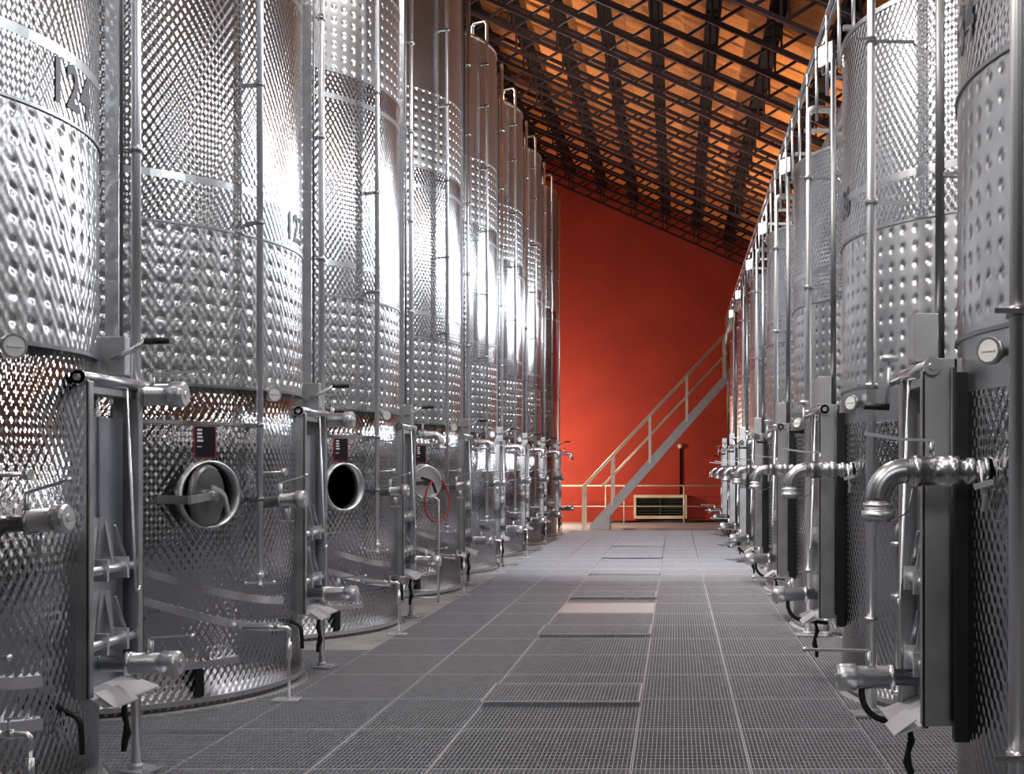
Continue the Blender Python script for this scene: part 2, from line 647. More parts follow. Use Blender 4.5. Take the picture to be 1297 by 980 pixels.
def valve(root, name, base, axis, length, r, F, lever=None, lever_up=0.1, cap=True):
    """sanitary valve: pipe stub, clamp rings, body, knurled end cap; lever = (start, end)"""
    q = MB()
    L = length
    q.turn(base, axis, [(0, r * 0.62), (L * 0.40, r * 0.62), (L * 0.40, r * 0.92), (L * 0.47, r * 0.92), (L * 0.47, r * 0.84), (L * 0.80, r * 0.84)], 24)
    v = q.build(name, 'brushed steel', root, F)
    if cap:
        p = Vector(base) + Vector(axis).normalized() * L * 0.80
        q = MB()
        q.turn(p, axis, [(0, r), (L * 0.17, r), (L * 0.20, r * 0.86), (L * 0.20, r * 0.3), (L * 0.215, r * 0.3)], 16)
        q.build('end_cap', 'bright steel', v, F)
    if lever:
        a, b_ = Vector(lever[0]), Vector(lever[1])
        q = MB()
        q.tube([(a.x, a.y, a.z - lever_up), a], 0.014, 10)
        q.bar(a, b_, 0.026, 0.010)
        q.ball(b_, 0.012, 8)
        q.build('valve_lever', 'bright steel', v, F)
    return v


def gate(root, F, o_a, in_a, y0, y1, wide):
    """tall sliding discharge gate: two cheek plates, door sheet, cross tubes, top bar"""
    z0, z1 = 0.47, 1.94
    g = MB()
    for s, yy in ((1, y0), (-1, y1)):
        g.prism([(in_a, yy, z0), (o_a, yy, z0), (o_a, yy, z1 - 0.05), (o_a - 0.03, yy, z1), (in_a, yy, z1)], (0, s * 0.012, 0))
        g.box(o_a - 0.012, o_a, min(yy, yy + s * 0.055), max(yy, yy + s * 0.055), z0, z1 - 0.05)
        g.box(in_a + 0.02, in_a + 0.035, min(yy, yy + s * 0.05), max(yy, yy + s * 0.05), z0, z1)
    g.box(in_a + 0.01, o_a - 0.03, y0 + 0.01, y1 - 0.01, z1 - 0.10, z1 - 0.06)
    gf = g.build('discharge_gate', 'matt steel', root, F, bevel=0.003)
    d = MB()
    ax = o_a - 0.085
    d.box(ax, ax + 0.014, y0 + 0.07, y1 - 0.07, 0.50, 1.74)
    d.box(ax + 0.014, ax + 0.026, (y0 + y1) / 2 - 0.05, (y0 + y1) / 2 + 0.05, 1.10, 1.74)
    d.build('sliding_door', 'door sheet', gf, F, bevel=0.003)
    for zc in (1.03, 0.69):
        t = MB()
        t.tube([(o_a - 0.03, y0 + 0.012, zc), (o_a - 0.03, y1 - 0.012, zc)], 0.021, 14)
        ym = (y0 + y1) / 2
        for dy in (-0.11, 0.11):
            t.box(o_a - 0.07, o_a + 0.005, ym + dy - 0.012, ym + dy + 0.012, zc - 0.05, zc + 0.05)
        t.build('cross_tube', 'bright steel', gf, F)
        t = MB()
        t.prism([(ax + 0.014, ym - 0.10, zc + 0.02), (ax + 0.014, ym + 0.10, zc + 0.02), (ax + 0.014, ym + 0.05, zc + 0.24), (ax + 0.014, ym - 0.05, zc + 0.24)], (0.016, 0, 0))
        t.prism([(ax + 0.03, ym - 0.012, zc + 0.03), (o_a - 0.02, ym - 0.012, zc + 0.03), (ax + 0.03, ym - 0.012, zc + 0.22)], (0, 0.024, 0))
        for sgn in (-1, 1):
            t.bar((o_a - 0.03, ym + sgn * 0.20, zc - 0.02), (ax + 0.03, ym + sgn * 0.10, zc + 0.20), 0.012, 0.012)
        t.build('gusset', 'brushed steel', gf, F)
    t = MB()
    t.tube([(o_a - 0.035, y0 - 0.03, z1 - 0.035), (o_a - 0.035, y1 + 0.10, z1 - 0.035)], 0.031, 18)
    t.turn((o_a - 0.035, y0 - 0.045, z1 - 0.035), (0, 1, 0), [(0, 0.016), (0.015, 0.016), (0.015, 0.036), (0.03, 0.036)], 12)
    t.build('top_bar', 'brushed steel', gf, F)
    t = MB()
    hk = arc((o_a + 0.012, y1 - 0.12 + 0.02, 0.93), 0.02, PI, 2 * PI, (0, 1, 0), (0, 0, 1), 6)
    t.tube([(o_a - 0.02, y1 - 0.15, z1 - 0.05), (o_a + 0.012, y1 - 0.12, 0.93)] + hk, 0.007, 8)
    t.build('pull_rod', 'bright steel', gf, F)
    t = MB()
    t.prism([(o_a - 0.12, y0 + 0.02, 0.505), (o_a + 0.085, y0 + 0.02, 0.43), (o_a + 0.085, y0 + 0.02, 0.438), (o_a - 0.12, y0 + 0.02, 0.513)], (0, y1 - y0 - 0.04, 0))
    t.prism([(o_a + 0.02, y0 + 0.02, 0.49), (o_a + 0.11, y0 + 0.02, 0.425), (o_a + 0.11, y0 + 0.02, 0.431), (o_a + 0.02, y0 + 0.02, 0.496)], (0, (y1 - y0) * 0.42, 0))
    t.build('drip_tray', 'galvanised edge', gf, F)
    t = MB()
    yc = y1 - 0.16
    ln = [(o_a - 0.02, yc, 0.46)] + [(o_a - 0.02 + 0.012 * math.sin(i * 1.7), yc + 0.01 * math.cos(i * 2.1), 0.46 - 0.045 * i) for i in range(1, 8)]
    t.tube(ln, [0.01, 0.016, 0.011, 0.017, 0.012, 0.02, 0.016, 0.012], 8)
    t.build('chain_tag', 'black rubber and shade', gf, F)
    return gf


def ring(root, R, z, h, out=0.010, mat='seam steel'):
    q = MB()
    q.lathe([(R - 0.003, z - h / 2), (R + out, z - h / 2), (R + out, z + h / 2), (R - 0.003, z + h / 2)], 128, False)
    return q.build('seam_band', mat, root)


def dial(root, F, a, y, z, ax):
    q = MB()
    n = Vector(ax).normalized()
    p = Vector((a, y, z))
    q.turn(p - n * 0.16, n, [(0, 0.018), (0.13, 0.018), (0.13, 0.05), (0.165, 0.05), (0.165, 0.043), (0.160, 0.043)], 24)
    g = q.build('dial_gauge', 'brushed steel', root, F)
    q = MB()
    q.turn(p + n * 0.0005, n, [(0, 0.042), (0.002, 0.042)], 24)
    q.bar(p + n * 0.004 - Vector((0.03 * n.y, -0.03 * n.x, 0.0)), p + n * 0.004 + Vector((0.03 * n.y, -0.03 * n.x, 0)), 0.004, 0.008)
    q.build('dial_face', 'dial white', g, F)


def make_tank(side):
    F = side == 'right'
    S = 'R' if F else 'L'
    R = RR if F else RL
    root = empty('wine_tank', (0, 0, 0), '', 'tank', 'steel wine tanks of the %s row' % side)
    Q, D, DQ, P = 'quilted steel ' + S, 'dimpled steel ' + S, 'dimpled quilted steel ' + S, 'plain steel ' + S
    lo = MB().lathe([(0.0, 0.003), (R, 0.003), (R, 1.80 if F else 2.02)] + ([] if F else [(R - 0.012, 2.02), (R - 0.012, 0.02), (0.0, 0.02)]), 160)
    lo.build('lower_shell', 'coarse ' + Q, root)
    if F:
        lathe_part('collar_shell', [(R, 1.80), (R, 2.02)], P, root)
    lathe_part('cooling_jacket', [(R, 2.02), (R, 3.02)], D if F else DQ, root)
    top = 4.40 if F else 7.65
    if F:
        lathe_part('upper_shell', [(R, 3.02), (R, top)], Q, root)
    else:
        lathe_part('upper_shell', [(R, 3.02), (R, 5.0)], Q, root)
        lathe_part('cooling_jacket', [(R, 5.0), (R, 5.92)], D, root)
        lathe_part('top_shell', [(R, 5.92), (R, top)], P, root)
    lathe_part('tank_roof', [(R, top), (R - 0.03, top + 0.03), (0.25, top + 0.30), (0.25, top + 0.36), (0.0, top + 0.36)], P, root, 96)
    ring(root, R, 2.02, 0.016)
    ring(root, R, 3.02, 0.014)
    ring(root, R, 3.31, 0.045, 0.002, 'plain steel ' + S)
    ring(root, R, 0.045, 0.03, 0.014, 'bright steel')
    if not F:
        ring(root, R, 4.78, 0.045, 0.002, 'plain steel L')
        ring(root, R, 5.0, 0.014, 0.006, 'brushed steel')
        ring(root, R, 5.92, 0.014, 0.006, 'brushed steel')
    ring(root, R, top, 0.03, 0.008, 'brushed steel')

    if not F:
        oa = 1.535
        gate(root, F, oa, 1.375, 0.08, 0.68, 0.16)
        # rear box of the gate frame, black for the dark reflection painted there
        MB().box(1.33, 1.46, 0.01, 0.06, 0.42, 1.90).build('gate_shade_box', 'black rubber and shade', root, F, bevel=0.004)
        # level gauge: box, scale strip, sight tube, full-height pipe with clamps
        q = MB()
        q.box(1.385, 1.52, 0.50, 0.56, 1.945, 2.13)
        q.box(1.385, 1.405, 0.36, 0.56, 1.945, 2.13)
        lv = q.build('level_box', 'matt steel', root, F, bevel=0.004)
        q = MB()
        q.tube([(1.46, 0.495, 2.02), (1.58, 0.44, 2.06), (1.64, 0.44, 2.10)], 0.012, 10)
        q.build('level_handle', 'bright steel', lv, F)
        q = MB()
        q.tube([(1.64, 0.44, 2.10), (1.76, 0.44, 2.105)], 0.016, 10)
        q.build('level_grip', 'black rubber and shade', lv, F)
        q = MB()
        q.box(1.352, 1.418, 0.665, 0.675, 2.10, 7.5)
        q.build('level_scale', 'brushed steel', root, F)
        q = MB()
        q.tube([(1.435, 0.66, 2.1), (1.435, 0.66, 7.5)], 0.009, 10)
        q.build('sight_tube', 'seam steel', root, F)
        q = MB()
        q.tube([(1.475, 0.735, 0.012), (1.475, 0.735, 7.72)], 0.024, 18)
        pp = q.build('riser_pipe', 'bright steel', root, F)
        q = MB()
        q.prism([(1.42, 0.66, 0.002), (1.56, 0.62, 0.002), (1.60, 0.80, 0.002), (1.44, 0.84, 0.002)], (0, 0, 0.012))
        q.turn((1.475, 0.735, 0.012), (0, 0, 1), [(0, 0.035), (0.02, 0.035), (0.03, 0.026)], 18)
        for dx, dy in ((1.55, 0.66), (1.565, 0.79)):
            q.turn((dx, dy, 0.012), (0, 0, 1), [(0, 0.012), (0.014, 0.012)], 8)
        q.build('pipe_foot', 'galvanised', pp, F)
        for zc in (3.08, 4.0, 4.9, 5.8, 6.7):
            q = MB()
            q.tube([(1.29, 0.70, zc), (1.475, 0.735, zc)], 0.008, 8)
            q.turn((1.475, 0.735, zc - 0.02), (0, 0, 1), [(0, 0.031), (0.04, 0.031)], 16)
            q.build('pipe_clamp', 'brushed steel', pp, F)
        # vent pipe on the camera side, with clips, swan neck and tap
        a, y = 1.44, -0.612
        q = MB()
        q.tube([(a, y, 0.82), (a, y, 7.86), (a - 0.03, y + 0.015, 7.92), (a - 0.20, y + 0.09, 7.90), (a - 0.22, y + 0.10, 7.86), (a - 0.22, y + 0.10, 7.60)], 0.021, 16)
        vp = q.build('vent_pipe', 'bright steel', root, F)
        for zc in (1.30, 1.78, 3.1, 4.0, 4.9, 5.8, 6.7, 7.3):
            q = MB()
            q.bar((1.33, -0.565, zc), (a, y, zc), 0.03, 0.022)
            q.turn((a, y, zc - 0.014), (0, 0, 1), [(0, 0.026), (0.028, 0.026)], 14)
            q.build('pipe_clip', 'seam steel', vp, F)
        q = MB()
        q.turn((a, y, 0.82), (0, 0, -1), [(0, 0.026), (0.03, 0.026), (0.03, 0.012), (0.07, 0.012), (0.07, 0.02), (0.09, 0.02)], 12)
        q.bar((a - 0.085, y - 0.02, 0.755), (a + 0.085, y + 0.02, 0.755), 0.016, 0.014)
        q.ball((a + 0.085, y + 0.02, 0.755), 0.014, 8)
        q.ball((a - 0.085, y - 0.02, 0.755), 0.012, 8)
        q.build('drain_tap', 'bright steel', vp, F)
        # valves
        valve(root, 'side_valve', (1.40, -0.42, 1.27), (0.98, -0.05, 0.10), 0.29, 0.058, F, ((1.52, -0.44, 1.40), (1.70, -0.46, 1.455)), 0.09)
        q = MB()
        q.turn((1.56, -0.43, 1.235), (0.1, 0, -1), [(0, 0.022), (0.05, 0.022), (0.05, 0.012), (0.10, 0.012)], 12)
        q.bar((1.53, -0.46, 1.15), (1.60, -0.40, 1.15), 0.012, 0.014)
        q.build('drain_cock', 'bright steel', root, F)
        valve(root, 'bottom_valve', (1.42, 0.36, 0.59), (1, 0, 0.0), 0.42, 0.060, F, ((1.70, 0.36, 0.705), (1.90, 0.34, 0.72)), 0.10)
        q = MB()
        q.tube([(1.36, -0.52, 1.47), (1.56, -0.55, 1.475)], 0.008, 8)
        q.turn((1.56, -0.55, 1.475), (1, -0.2, 0), [(0, 0.012), (0.01, 0.024), (0.035, 0.024), (0.035, 0.012)], 14)
        q.build('temperature_probe', 'bright steel', root, F)
        dial(root, F, 1.50, -0.50, 1.99, (0.75, -0.66, 0))
        # sloping weld bands of the inclined floor, rail and skirt strip
        for base in (0.888, 0.706):
            q = MB()
            q.ribbon(R, -82, -8, lambda a_: base - 0.49 * (R * math.cos(a_) - 0.88) - 0.025, 0.05)
            q.build('weld_band', 'band steel', root)
        q = MB()
        q.ribbon(R, -85, -19, lambda a_: 1.775, 0.022, 0.012)
        q.build('label_rail', 'band steel', root)
        q = MB()
        q.ribbon(R, -80, -27, lambda a_: 0.245, 0.042, 0.007)
        q.build('skirt_strip', 'band steel', root)
        q = MB()
        q.ribbon(R, -39.5, -37.5, lambda a_: 0.07, 0.165, 0.012, 4)  # dark strip painted as the shaded slot in the skirt
        q.build('skirt_slot_shade', 'black rubber and shade', root)
        # hose loop under the gate
        q = MB()
        q.tube([(1.42, 0.05, 0.42)] + arc((1.47, 0.02, 0.36), 0.06, PI, 0, (1, 0, 0), (0, 0, 1), 8) + [(1.535, 0.02, 0.24)], 0.013, 10)
        q.build('drain_hose', 'black rubber and shade', root, F)
    else:
        oa = 1.815
        gate(root, F, oa, 1.655, 0.05, 0.62, 0.17)
        q = MB()
        q.tube([(1.70, 0.02, 0.50), (1.70, 0.02, 1.9)], 0.012, 8)
        q.build('gate_seal', 'black rubber and shade', root, F)
        MB().box(1.60, 1.70, -0.02, 0.04, 0.42, 1.88).build('gate_shade_box', 'black rubber and shade', root, F, bevel=0.004)  # black stands in for the dark reflection beside this gate
        q = MB()
        q.box(1.70, 1.80, 0.30, 0.46, 1.945, 2.15)
        q.build('level_box', 'matt steel', root, F, bevel=0.004)
        q = MB()
        q.tube([(1.675, 0.40, 1.95), (1.675, 0.40, 4.42)], 0.020, 14)
        rp_ = q.build('riser_pipe', 'seam steel', root, F)
        for zc in (2.75, 3.6):
            q = MB()
            q.bar((1.60, 0.40, zc), (1.68, 0.40, zc), 0.03, 0.02)
            q.build('pipe_clip', 'seam steel', rp_, F)
        # crank at the end of the top bar
        q = MB()
        q.tube([(1.885, 0.50, 1.765), (1.872, 0.50, 1.97)], 0.009, 10)
        q.bar((1.78, 0.66, 1.905), (1.88, 0.50, 1.86), 0.02, 0.02)
        q.turn((1.872, 0.50, 1.965), (0, 0, 1), [(0, 0.036), (0.018, 0.036), (0.024, 0.028)], 16)
        ck = q.build('crank', 'bright steel', root, F)
        q = MB()
        q.tube([(1.875, 0.50, 1.765), (1.985, 0.50, 1.77)], 0.015, 10)
        q.build('crank_grip', 'black rubber and shade', ck, F)
        # side outlet: clamps, butterfly valve, elbow, threaded coupling
        y = -0.25
        z = 1.49
        q = MB()
        q.turn((1.58, y, z), (1, 0, 0), [(0, 0.032), (0.05, 0.032), (0.05, 0.052), (0.065, 0.052), (0.065, 0.036), (0.10, 0.036), (0.10, 0.050), (0.125, 0.050), (0.125, 0.042), (0.16, 0.042),
                                        (0.16, 0.058), (0.20, 0.058), (0.20, 0.054), (0.30, 0.054), (0.30, 0.058), (0.33, 0.058), (0.33, 0.046), (0.36, 0.046)], 28)
        q.tube([(1.93, y, z)] + arc((1.94, y, z - 0.10), 0.10, PI / 2, 0, (1, 0, 0), (0, 0, 1), 8) + [(2.04, y, z - 0.13)], 0.047, 24)
        ov = q.build('side_outlet', 'brushed steel', root, F)
        q = MB()
        q.turn((2.04, y, z - 0.12), (0, 0, -1), [(0, 0.056), (0.018, 0.056), (0.018, 0.052), (0.03, 0.052), (0.03, 0.062), (0.06, 0.062), (0.06, 0.05), (0.07, 0.05)], 20)
        q.build('coupling', 'bright steel', ov, F)
        q = MB()
        q.tube([(1.84, y, z + 0.05), (1.84, y, z + 0.115)], 0.013, 10)
        q.bar((1.83, y, z + 0.115), (1.95, y, z + 0.12), 0.028, 0.010)
        q.bar((1.95, y, z + 0.12), (2.09, y, z + 0.14), 0.026, 0.012)
        q.build('valve_lever', 'bright steel', ov, F)
        q = MB()
        q.tube([(1.665, y - 0.03, z + 0.04), (1.65, y - 0.05, z - 0.13)], 0.008, 8)
        q.bar((1.69, y - 0.045, z - 0.06), (1.62, y - 0.055, z - 0.04), 0.01, 0.022)
        q.turn((1.648, y - 0.052, z - 0.09), (0.1, 0.1, -1), [(0, 0.011), (0.06, 0.011)], 10)
        q.build('clamp_wing', 'bright steel', ov, F)
        q = MB()
        pts = [(1.86, 0.02, 1.42), (1.88, 0.0, 1.33), (1.93, 0.05, 1.29), (1.99, 0.14, 1.30)]
        q.tube(pts, 0.0035, 6)
        q.build('cap_chain', 'seam steel', ov, F)
        valve(root, 'bottom_valve', (1.68, 0.53, 0.59), (1, 0, 0), 0.42, 0.060, F, ((1.96, 0.53, 0.705), (2.24, 0.50, 0.715)), 0.10)
        q = MB()
        q.tube([(1.99, 0.53, 0.54)] + arc((1.87, 0.53, 0.52), 0.12, 0, -PI / 2, (1, 0, 0), (0, 0, 1), 6) + [(1.70, 0.53, 0.38)], 0.014, 10)
        q.build('drain_hose', 'black rubber and shade', root, F)
        dial(root, F, 1.66, -0.40, 1.93, (0.75, -0.66, 0))
        q = MB()
        q.tube([(1.56, -0.45, 2.0), (1.58, -0.45, 2.06)], 0.009, 8)
        q.build('temperature_probe', 'black rubber and shade', root, F)
        # floor-standing vent pipe and drop pipe on one base plate
        y = -0.97
        q = MB()
        q.tube([(1.61, y, 0.02), (1.61, y, 4.66)] + arc((1.55, y, 4.66), 0.06, 0, PI / 2, (1, 0, 0), (0, 0, 1), 6) + [(1.43, y + 0.02, 4.72), (1.39, y + 0.03, 4.69), (1.39, y + 0.03, 4.40)], 0.034, 20)
        vp = q.build('vent_pipe', 'bright steel', root, F)
        for zc in (0.58, 2.0, 3.12, 4.1):
            q = MB()
            q.turn((1.61, y, zc - 0.018), (0, 0, 1), [(0, 0.041), (0.036, 0.041)], 18)
            q.bar((1.33, y + 0.02, zc), (1.61, y, zc), 0.012, 0.02)
            q.bar((1.60, y - 0.04, zc), (1.70, y - 0.05, zc), 0.01, 0.016)
            q.build('pipe_clamp', 'brushed steel', vp, F)
        q = MB()
        q.prism([(1.72, y - 0.10, 0.002), (1.46, y - 0.12, 0.002), (1.40, y + 0.02, 0.002), (1.50, y + 0.10, 0.002), (1.74, y + 0.08, 0.002)], (0, 0, 0.014))
        for ax_ in (1.61, 1.45):
            q.turn((ax_, y, 0.014), (0, 0, 1), [(0, 0.055), (0.02, 0.055), (0.03, 0.04)], 18)
        q.build('pipe_foot', 'galvanised', vp, F)
        q = MB()
        q.tube([(1.45, y, 0.03), (1.45, y, 1.10)] + arc((1.38, y, 1.10), 0.07, 0, PI / 2, (1, 0, 0), (0, 0, 1), 6) + [(1.30, y, 1.17)], 0.027, 16)
        dp = q.build('drop_pipe', 'brushed steel', root, F)
        for zc in (0.14, 1.04, 0.72):
            q = MB()
            q.turn((1.45, y, zc - 0.014), (0, 0, 1), [(0, 0.042), (0.028, 0.042)], 16)
            q.build('pipe_clamp', 'bright steel', dp, F)
    return root


def add_manhole(root, kind, shell_me):
    """round manhole on the camera side of a left tank; kind: 'lid' | 'open' | 'bright'"""
    R = RL
    ph = math.radians(-36)
    n = Vector((math.cos(ph), math.sin(ph), 0))
    t = Vector((-math.sin(ph), math.cos(ph), 0))
    c = n * 1.0 + Vector((0, 0, 1.335))
    q = MB()
    seg = 48
    rings = []
    for (rr, h) in ((0.214, 1.43), (0.214, 1.515), (0.200, 1.515), (0.200, 1.40)):
        rings.append([q.bm.verts.new(n * h + Vector((0, 0, 1.335)) + (t * math.cos(2 * PI * k / seg) + Vector((0, 0, 1)) * math.sin(2 * PI * k / seg)) * rr) for k in range(seg)])
    for i in range(3):
        for k in range(seg):
            f = q.bm.faces.new((rings[i][k], rings[i][(k + 1) % seg], rings[i + 1][(k + 1) % seg], rings[i + 1][k]))
            f.smooth = True
    mh = q.build('manhole', 'bright steel', root)
    for ch in [x for x in bpy.data.objects if x.parent == root]:
        if ch.name.startswith('lower_shell'):
            ch.data = shell_me
    Z = Vector((0, 0, 1))
    if kind in ('lid', 'bright'):
        ang = math.radians(26 if kind == 'lid' else 12)
        ln = (n * math.cos(ang) - t * math.sin(ang) * (-1 if kind == 'lid' else 1)).normalized()
        lt = Z.cross(ln)
        lc = n * 1.60 + Z * 1.33 - t * 0.085
        if kind == 'bright':
            lc = n * 1.545 + Z * 1.335
        q = MB()
        prof_ = [(0, 0.15), (0, 0.19), (0.045, 0.20), (0.05, 0.185), (0.02, 0.165), (0.02, 0.02)] if kind == 'bright' else None
        q.turn(lc - ln * 0.03, ln, prof_ or [(0, 0.15), (0.0, 0.188), (0.02, 0.196), (0.035, 0.190), (0.045, 0.176), (0.050, 0.12), (0.056, 0.02)], 40)
        l_ = q.build('manhole_lid', 'dark steel' if kind == 'lid' else 'bright steel', mh)
        q = MB()
        hb = lc + ln * 0.055 - lt * 0.03
        q.turn(hb - ln * 0.04, ln, [(0, 0.035), (0.06, 0.035), (0.07, 0.02)], 14)
        q.bar(lc + ln * 0.05 - lt * 0.30 - Z * 0.02, hb, 0.025, 0.045)
        q.bar(n * 1.46 - t * 0.33 + Z * 1.31, lc + ln * 0.05 - lt * 0.29 - Z * 0.02, 0.03, 0.05)
        q.build('hinge_arm', 'matt steel' if kind == 'lid' else 'dark steel', l_)
        q = MB()
        e1 = hb + ln * 0.045
        q.bar(e1 + Z * 0.035 - lt * 0.10 + Z * 0.02, e1 + Z * 0.03, 0.014, 0.026)
        q.bar(e1 + Z * 0.03, e1 + lt * 0.05, 0.016, 0.028)
        q.bar(e1 + lt * 0.05, e1 + lt * 0.10 - Z * 0.12, 0.016, 0.028)
        q.build('lid_lever', 'bright steel' if kind == 'lid' else 'black rubber and shade', l_)


def add_label(root):
    R = RL
    ph = math.radians(-37)
    n = Vector((math.cos(ph), math.sin(ph), 0))
    t = Vector((-math.sin(ph), math.cos(ph), 0))

    def slab(x0, x1, z0, z1, h0, h1):
        q = MB()
        o = Vector((0, 0, 0))
        q.prism([n * h0 + t * x + Vector((0, 0, z)) for x, z in ((x0, z0), (x1, z0), (x1, z1), (x0, z1))], n * (h1 - h0))
        return q
    lb = slab(-0.075, 0.075, 1.565, 1.765, 1.470, 1.488).build('label_plate', 'label red', root)
    slab(-0.072, 0.068, 1.571, 1.762, 1.486, 1.4895).build('label_panel', 'label black', lb)
    for k, (wd, z) in enumerate(((0.034, 1.735), (0.034, 1.712), (0.037, 1.690), (0.042, 1.667), (0.032, 1.633))):
        slab(-0.060, -0.060 + wd, z, z + (0.013 if k < 4 else 0.006), 1.489, 1.4905).build('label_text', 'label white', lb)


def add_top_outlet(root, kind):
    F = False
    if kind == 'valve':
        valve(root, 'top_valve', (1.36, 0.74, 1.865), (1, 0, 0), 0.36, 0.064, F, ((1.56, 0.72, 1.965), (1.82, 0.70, 1.98)), 0.08)
    else:
        q = MB()
        q.tube([(1.38, 0.76, 1.84), (1.70, 0.76, 1.84)] + arc((1.70, 0.76, 1.77), 0.07, PI / 2, 0, (1, 0, 0), (0, 0, 1), 7) + [(1.77, 0.76, 1.72)], 0.038, 18)
        e = q.build('top_elbow', 'bright steel', root, F)
        q = MB()
        for a in (1.55, 1.60):
            q.turn((a, 0.76, 1.84), (1, 0, 0), [(0, 0.052), (0.016, 0.052)], 16)
        q.tube([(1.585, 0.76, 1.84), (1.585, 0.76, 1.96)], 0.012, 8)
        q.bar((1.56, 0.72, 1.955), (1.62, 0.80, 1.955), 0.02, 0.012)
        q.turn((1.77, 0.76, 1.72), (0, 0, -1), [(0, 0.052), (0.03, 0.052)], 16)
        q.build('clamp_ring', 'brushed steel', e, F)


# ------------------------------------------------------------------ place the tanks
LT = make_tank('left')
RT = make_tank('right')
# shell with the manhole opening cut through
zr = [0.003] + [1.06 + 0.02 * i for i in range(28)] + [2.02]
shell = MB().lathe([(0.0, 0.003)] + [(RL, z) for z in zr] + [(RL - 0.012, 2.02), (RL - 0.012, 0.02), (0.0, 0.02)], 320).build('shell_blank', 'coarse quilted steel L')
ph = math.radians(-36)
nn = Vector((math.cos(ph), math.sin(ph), 0))
ctm = MB().turn(nn * 1.2 + Vector((0, 0, 1.335)), nn, [(0, 0.205), (0.5, 0.205)], 48).build('cutter', 'seam steel')
bo = shell.modifiers.new('cut', 'BOOLEAN')
bo.object = ctm
bo.operation = 'DIFFERENCE'
bo.solver = 'EXACT'
dg = bpy.context.evaluated_depsgraph_get()
holed = bpy.data.meshes.new_from_object(shell.evaluated_get(dg))
holed.name = 'lower_shell_open'
bpy.data.objects.remove(shell)
bpy.data.objects.remove(ctm)

llab = ['first left tank, nearest the camera, painted with the number 124',
        'second left tank with a black label and a lid swung before its manhole',
        'third left tank with an open black manhole and a black label',
        'fourth left tank with a shiny round lid and red hose loop',
        'fifth left tank from the camera, brown reflections near its top',
        'sixth left tank from the camera, between fifth and seventh',
        'seventh left tank from the camera, next to the last one',
        'eighth and farthest left tank, its edge against the red wall']
rlab = ['first right tank, nearest the camera, painted with a number ending 34',
        'second right tank painted with a number ending in 6',
        'third right tank, its top beside the nearest glaring floodlight',
        'fourth right tank from the camera, below the second glaring floodlight',
        'fifth right tank from the camera, mostly hidden by the fourth',
        'sixth right tank from the camera, a narrow strip in view',
        'seventh and farthest right tank, beside the head of the staircase']
lefts, rights = [], []
for k, y in enumerate(LY):
    o = LT if k == 0 else copy_tree(LT)
    o.location = (LX, y, 0)
    o['label'] = llab[k]
    lefts.append(o)
for k, y in enumerate(RY):
    o = RT if k == 0 else copy_tree(RT)
    o.location = (RX, y, 0)
    o['label'] = rlab[k]
    rights.append(o)
for ch in rights[0].children:
    if ch.name.startswith('vent_pipe'):
        ch.location.x = -0.09
for k in range(8):
    add_top_outlet(lefts[k], 'valve' if k < 2 else 'elbow')
add_manhole(lefts[1], 'lid', holed)
add_manhole(lefts[2], 'open', holed)
add_manhole(lefts[3], 'bright', holed)
for k in (1, 2, 3):
    add_label(lefts[k])
text_on_cyl('124', 0.27, RL, 2.0, 3.17, 'tank_number', lefts[0], False, 1.05)
text_on_cyl('123', 0.27, RL, 2.0, 3.17, 'tank_number', lefts[1], False, 1.05)
text_on_cyl('134', 0.27, RR, -3.0, 3.25, 'tank_number', rights[0], True, 1.05)
text_on_cyl('136', 0.27, RR, 0.0, 3.28, 'tank_number', rights[1], True, 1.05)

# ------------------------------------------------------------------ sampling stands before the left tanks
s0 = None
for k, y in enumerate(LY):
    if s0 is None:
        s0 = empty('sampling_stand', (0, 0, 0), '', 'tap stand', 'sampling stands along the left row')
        q = MB()
        q.box(-0.10, 0.075, -0.065, 0.065, 0.002, 0.012)
        q.build('foot_plate', 'galvanised edge', s0, bevel=0.002)
        q = MB()
        q.tube([(0, 0, 0.012), (0, 0, 0.46)], 0.010, 12)
        q.turn((0, 0, 0.27), (0, 0, 1), [(0, 0.017), (0.11, 0.017), (0.11, 0.012)], 14)
        q.build('post', 'bright steel', s0)
        q = MB()
        q.tube([(0, 0, 0.41), (0, 0, 0.458), (-0.012, 0, 0.47), (-0.30, 0.0, 0.475)], 0.014, 12)
        q.turn((-0.06, 0, 0.472), (-1, 0, 0), [(0, 0.019), (0.02, 0.019), (0.02, 0.014), (0.06, 0.014), (0.06, 0.021), (0.075, 0.021)], 12)
        tp = q.build('tap', 'bright steel', s0)
        q = MB()
        q.tube([(-0.08, 0, 0.48), (-0.08, 0, 0.53)], 0.007, 8)
        q.bar((-0.09, 0, 0.53), (-0.02, -0.01, 0.537), 0.016, 0.007)
        q.build('tap_lever', 'bright steel', tp)
        o = s0
    else:
        o = copy_tree(s0)
    o.location = (LX + 1.65, y - 0.68, 0.0)
    o['label'] = 'slim steel sampling tap stand on the floor before the %s left tank' % ordw[k]

# red hose looped over the fourth left tank's lid, with its frame hook
hy = LY[3]
ph = math.radians(-36)
n = Vector((math.cos(ph), math.sin(ph), 0))
t = Vector((-math.sin(ph), math.cos(ph), 0))
Z = Vector((0, 0, 1))
c0 = Vector((LX, hy, 0)) + n * 1.66 + Z * 1.13 + t * 0.06
pts = [c0 + t * 0.19 * math.sin(a) + Z * (0.25 * -math.cos(a)) + n * 0.012 * math.sin(2 * a) for a in [(-0.86 + 1.72 * i / 30) * PI for i in range(31)]]
ho = MB().tube(pts, 0.011, 10).build('hose', 'red hose rubber')
ho['label'] = 'red rubber hose hanging in a loop from the fourth left tank lid'
ho['category'] = 'hose'
